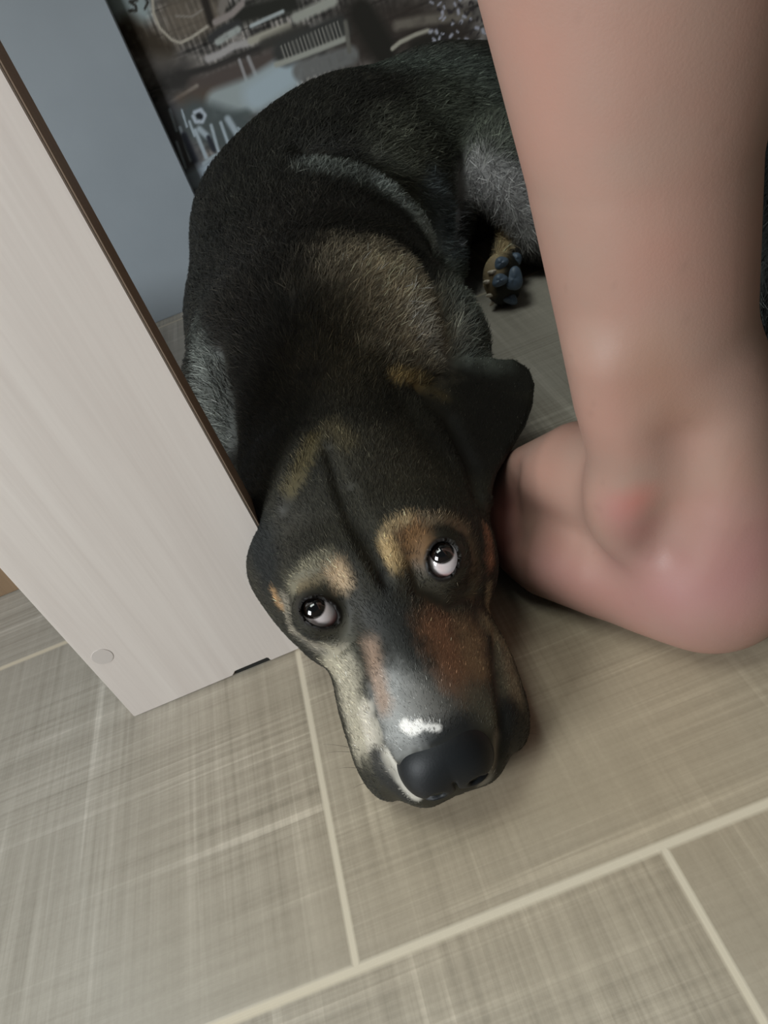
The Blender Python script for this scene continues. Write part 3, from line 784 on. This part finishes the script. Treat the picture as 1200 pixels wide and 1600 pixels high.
# --- the coat
k = Mat('coat_hair'); a = k.n('ShaderNodeAttribute', attribute_name='Col'); k.l(a.outputs['Color'], k.b.inputs['Base Color'])
k.b.inputs['Roughness'].default_value = 0.55; k.b.inputs['Specular IOR Level'].default_value = 0.35
coat_m = k.m
SPINE = [v3(-0.017, 0.20, 0.05), v3(-0.017, 0.40, 0.10), v3(0.0, 0.55, 0.12), v3(0.015, 0.70, 0.12), v3(0.09, 0.83, 0.12), v3(0.22, 0.93, 0.12), v3(0.40, 0.93, 0.11)]
def flow(P):
    D = np.zeros_like(P); wsum = np.zeros(len(P))
    for i in range(len(SPINE) - 1):
        mid = (SPINE[i] + SPINE[i + 1]) / 2; t = unit(SPINE[i + 1] - SPINE[i])
        wgt = np.exp(-((P - mid) ** 2).sum(1) / (2 * 0.07 ** 2)) + 1e-9
        D += t * wgt[:, None]; wsum += wgt
    D /= wsum[:, None]
    D[:, 2] -= 0.35
    D[:, 0] += np.clip((P[:, 0] - XC) * 6, -0.5, 0.5) * (P[:, 1] < 0.6)
    return D
def body_len(P):
    y = P[:, 1]; L = np.interp(y, [0.18, 0.21, 0.25, 0.30, 0.36, 0.41, 0.46, 0.55, 0.75, 1.0], [.0022, .0032, .0040, .0046, .0054, .008, .013, .015, .013, .011])
    e = F_earmask(P); L = L * (1 - e) + 0.0035 * e
    pw = np.linalg.norm(P - PAW, axis=1) < 0.04; L[pw] = 0.003
    for s in (1, -1): L = np.minimum(L, 0.0004 + 0.75 * np.clip(ell(P, *LID[s][:2], LID[s][2]), 0, None) + 10 * (np.linalg.norm(P - EYE[s], axis=1) > 0.03))
    return L
def F_earmask(P): return (ear_part(P) < 0.002).astype(float)
def keep(P):
    m_ = (P[:, 2] > 0.002).astype(float)
    for s in (1, -1): m_ *= (ell(P, *LID[s][:2], LID[s][2]) > 0.0020) | (np.linalg.norm(P - EYE[s], axis=1) > 0.019)
    m_ *= F_nose(P) > 0.0008
    m_ *= ~((np.linalg.norm(P - PAW, axis=1) < 0.034) & (P[:, 1] < PAW[1]))
    return m_
def dens(P):
    y = P[:, 1]; return np.interp(y, [0.20, 0.30, 0.38, 0.46, 0.8], [9, 7, 5.0, 1.6, 1.0])
NF = 1.0
make_fur('coat', me_dog, V, F_dog, C_, int(330000 * NF), body_len, flow,
         lambda P: np.interp(P[:, 1], [0.2, 0.35, 0.5, 0.9], [0.00012, 0.00015, 0.00026, 0.00036]), dog, coat_m, lift=0.30, keep=keep, weight=dens)

# ------------------------------------------------------------------ the person's bare leg and foot
HC = v3(0.149, 0.247, 0.032); FD = unit(v3(-0.455, 0.89, 0)); FS = v3(0.89, 0.455, 0)
def fp(a, s, z): return HC * [1, 1, 0] + FD * a + FS * s + [0, 0, z]
def foot0(P):
    d = ell(P, HC + [-0.002, 0.002, -0.001], (0.036, 0.038, 0.036))
    # shaft, ending in an unseen thigh added to shade the leg's right side
    d = su(d, chain(P, [fp(0.010, 0, 0.055), v3(0.1440, 0.261, 0.10), v3(0.139, 0.266, 0.15), v3(0.1385, 0.268, 0.24), v3(0.145, 0.270, 0.33), v3(0.15, 0.27, 0.45), v3(0.16, 0.30, 0.52), v3(0.23, 0.16, 0.545), v3(0.40, -0.16, 0.55)],
                      [0.034, 0.0365, 0.0392, 0.042, 0.055, 0.062, 0.066, 0.078, 0.092]), 0.02)
    d = su(d, chain(P, [fp(-0.014, 0, 0.04), fp(-0.012, 0, 0.09), v3(0.152, 0.252, 0.15)], [0.027, 0.022, 0.022]), 0.015)
    d = su(d, chain(P, [v3(0.146, 0.246, 0.045), v3(0.149, 0.250, 0.085), v3(0.149, 0.258, 0.13)], [0.034, 0.0295, 0.030]), 0.02)
    # instep and forefoot
    d = su(d, chain(P, [fp(0.030, -0.002, 0.080), fp(0.078, 0.001, 0.067), fp(0.125, 0.002, 0.038), fp(0.165, 0.0, 0.016)], [0.034, 0.031, 0.026, 0.014]), 0.02)
    d = su(d, chain(P, [fp(0.03, -0.02, 0.02), fp(0.085, -0.033, 0.021), fp(0.10, -0.028, 0.020)], [0.020, 0.019, 0.018]), 0.02)
    d = su(d, chain(P, [fp(0.0, 0.0, 0.030), fp(0.07, 0.014, 0.022), fp(0.14, 0.018, 0.018)], [0.032, 0.024, 0.017]), 0.02)
    d = su(d, chain(P, [fp(0.0, -0.008, 0.026), fp(0.05, -0.022, 0.026), fp(0.10, -0.026, 0.022), fp(0.14, -0.024, 0.020)], [0.028, 0.025, 0.021, 0.018]), 0.02)
    for i, (s, L, r) in enumerate(((-0.026, 0.195, 0.0115), (-0.010, 0.196, 0.0085), (0.004, 0.190, 0.008), (0.016, 0.182, 0.0075), (0.028, 0.172, 0.007))):
        d = su(d, chain(P, [fp(0.145, s * 0.9, 0.017), fp(L - 0.015, s, 0.016), fp(L, s, r)], [r, r, r * 0.95]), 0.006)
    return -su(-d, P[:, 2] - 0.0008, 0.010)
mal = hit(foot0, 985, 800); ten = hits(foot0, [(905, 700), (925, 780), (950, 830)]); shin = hits(foot0, [(955, 560), (968, 660), (978, 760)])
hol = hits(foot0, [(1075, 700), (1070, 790), (1030, 860)]); cr = [hits(foot0, q) for q in ([(800, 740), (794, 790), (800, 840)],)]
def foot(P):
    d = foot0(P)
    d = su(d, ell(P, mal + ray(985, 800) * 0.0160, (0.017, 0.014, 0.019)), 0.022)
    d = su(d, chain(P, [q + ray(960, 660) * 0.0135 for q in shin], [0.011] * len(shin)), 0.02)
    d = ss(d, chain(P, hol, [-0.0020] * len(hol)), 0.030)
    for q in cr: d = ss(d, chain(P, q, [0.0012] * len(q)), 0.016)
    return d
Vp, Qp = polygonize(foot, (-0.03, -0.27, -0.01), (0.51, 0.47, 0.66), 0.003)
me_p, Vp = refine(Vp, Qp, foot, [])
cp = np.tile(lin(160, 126, 112), (len(Vp), 1))
def dab(arr, P, pts, rpx, colr, soft=0.8, op=0.6, F=foot):
    q = hits(F, pts); sc = np.linalg.norm(q[0] - [0, 0, CAM_H]) / F_PX
    if len(q) == 1: q = [q[0], q[0] + 1e-5]
    d = seg_dist(P, q) / (rpx * sc) + 0.3 * (vnoise(P, 120, 3) - 0.5); mk = np.clip((1 + soft - d) / (2 * soft), 0, 1)[:, None] * op
    return arr * (1 - mk) + lin(*colr) * mk
cp *= (0.92 + 0.16 * fbm(Vp, 28, 5))[:, None]
tint = fbm(Vp, 45, 8)[:, None]; cp = cp * (1 + (tint - 0.5) * np.array([0.10, -0.10, -0.12]))
sp_ = (vnoise(Vp, 900, 21) > 0.93)[:, None]; cp = np.where(sp_, cp * 0.93, cp)
cp = dab(cp, Vp, [(985, 790), (1000, 780)], 20, (176, 98, 88), .9, .5)
cp = dab(cp, Vp, [(960, 800), (990, 830)], 26, (158, 104, 100), .9, .5)
cp = dab(cp, Vp, [(1050, 930), (1130, 920), (1170, 880)], 75, (160, 114, 111), .9, .75)
cp = dab(cp, Vp, [(850, 880), (950, 930)], 40, (156, 108, 100), .9, .6)
cp = dab(cp, Vp, [(790, 780), (785, 860)], 26, (164, 100, 92), .9, .6)
cp = dab(cp, Vp, [(850, 730), (860, 800)], 40, (162, 118, 102), .9, .4)
cp = dab(cp, Vp, [(830, 60), (860, 200)], 60, (172, 128, 114), .9, .5)  # highlight of the upper leg, put into the skin colour
cp = dab(cp, Vp, [(1020, 560), (1050, 640)], 40, (160, 118, 96), .9, .4)
set_col(me_p, cp)
k = Mat('skin'); a = k.n('ShaderNodeAttribute', attribute_name='Col'); k.l(a.outputs['Color'], k.b.inputs['Base Color'])
k.b.inputs['Roughness'].default_value = 0.46; k.b.inputs['Specular IOR Level'].default_value = 0.4
k.b.inputs['Subsurface Weight'].default_value = 0.12; k.b.inputs['Subsurface Radius'].default_value = (0.008, 0.003, 0.002); k.b.inputs['Subsurface Scale'].default_value = 1.0
tc = k.n('ShaderNodeTexCoord'); n1 = k.noise(tc.outputs['Object'], 900, 3, 0.6); n2 = k.noise(tc.outputs['Object'], 160, 2, 0.5)
bp = k.n('ShaderNodeBump'); bp.inputs['Strength'].default_value = 0.13; bp.inputs['Distance'].default_value = 0.0006
k.l(k.math('ADD', n1, k.math('MULTIPLY', n2, 0.4)), bp.inputs['Height']); k.l(bp.outputs[0], k.b.inputs['Normal'])
person = link('person', me_p, k.m)
tag(person, 'bare lower leg and heel of a person standing on the tiles beside the dog', 'person')

# ------------------------------------------------------------------ second dog, mostly outside the frame
def F_two(P):
    d = ell(P, (0.42, 0.46, 0.075), (0.135, 0.17, 0.078))
    d = su(d, ell(P, (0.36, 0.36, 0.06), (0.085, 0.09, 0.062)), 0.04)      # haunch
    d = su(d, ell(P, (0.52, 0.58, 0.075), (0.10, 0.10, 0.075)), 0.04)
    d = su(d, cap(P, (0.58, 0.62, 0.09), (0.66, 0.66, 0.06), 0.055, 0.045), 0.03)
    d = su(d, ell(P, (0.70, 0.68, 0.055), (0.055, 0.05, 0.048)), 0.02)      # skull
    d = su(d, cap(P, (0.73, 0.65, 0.045), (0.78, 0.60, 0.025), 0.028, 0.018), 0.015)
    for s in (-1, 1): d = su(d, tri(P, (0.70 + s * 0.03, 0.69 + s * .02, 0.09), (0.70 + s * 0.05, 0.71 + s * .04, 0.06), (0.71 + s * 0.055, 0.67 + s * .045, 0.05), 0.004), 0.01)
    d = su(d, cap(P, (0.62, 0.56, 0.03), (0.70, 0.50, 0.018), 0.026, 0.016), 0.02)
    d = su(d, cap(P, (0.38, 0.30, 0.03), (0.46, 0.25, 0.016), 0.030, 0.016), 0.02)
    d = su(d, chain(P, [(0.33, 0.32, 0.035), (0.30, 0.30, 0.022), (0.335, 0.24, 0.014)], [0.02, 0.014, 0.008]), 0.02)
    return su_floor(d, P)
V2, Q2 = polygonize(F_two, (0.22, 0.18, -0.01), (0.84, 0.80, 0.18), 0.005)
me2, V2 = refine(V2, Q2, F_two, [])
C2 = np.tile(lin(24, 25, 24), (len(V2), 1)) * (0.7 + 0.6 * fbm(V2, 40, 2))[:, None]
mk = np.clip(1.3 - np.linalg.norm(V2 - np.array([0.300, 0.425, 0.07]), axis=1) / 0.030, 0, 1)[:, None]
C2 = C2 * (1 - mk) + lin(150, 156, 154) * mk
set_col(me2, C2)
dog2 = empty('dog', (0.42, 0.46, 0.0), 'second dog with long black fur, a sliver at the right edge behind the leg', 'dog')
link('body', me2, skin, dog2)
make_fur('coat', me2, V2, F_two, C2, 60000, lambda P: np.full(len(P), 0.026), lambda P: np.tile(v3(-0.75, -0.5, -0.45), (len(P), 1)),
         0.00022, dog2, coat_m, lift=0.45, keep=lambda P: (P[:, 2] > 0.004).astype(float), jit=0.35)

# ------------------------------------------------------------------ cushion on the floor at the right
k = Mat('olive_weave'); tc = k.n('ShaderNodeTexCoord'); n1 = k.noise(tc.outputs['Object'], 14, 3, 0.5, 0.5)
k.l(k.ramp(n1, [(0.42, tuple(lin(78, 76, 58))), (0.52, tuple(lin(112, 108, 88))), (0.60, tuple(lin(160, 152, 134)))]), k.b.inputs['Base Color']); k.b.inputs['Roughness'].default_value = 0.9
bm = bmesh.new(); bmesh.ops.create_cube(bm, size=1); bmesh.ops.subdivide_edges(bm, edges=bm.edges[:], cuts=12, use_grid_fill=True)
for v in bm.verts:
    x, y, z = v.co * 2
    pf = (1 - x ** 4) ** 0.5 * (1 - y ** 4) ** 0.5 if abs(x) < 1 and abs(y) < 1 else 0
    v.co = Vector((x * (0.21 - 0.02 * y * y), y * (0.13 - 0.015 * x * x), z * (0.012 + 0.075 * pf) + 0.006 * math.sin(9 * x + 4 * y) * pf))
for q in bm.faces: q.smooth = True
bmesh.ops.transform(bm, matrix=Matrix.Translation((0.735, 0.905, 0.088)) @ Matrix.Rotation(-0.25, 4, 'Z'), verts=bm.verts[:])
zmin = min(v.co.z for v in bm.verts); bmesh.ops.translate(bm, verts=bm.verts[:], vec=(0, 0, 0.0005 - zmin))
me = bpy.data.meshes.new('cushion'); bm.to_mesh(me); bm.free()
tag(link('cushion', me, k.m), 'blurred olive and beige cloth cushion on the floor at the far right edge', 'cushion')
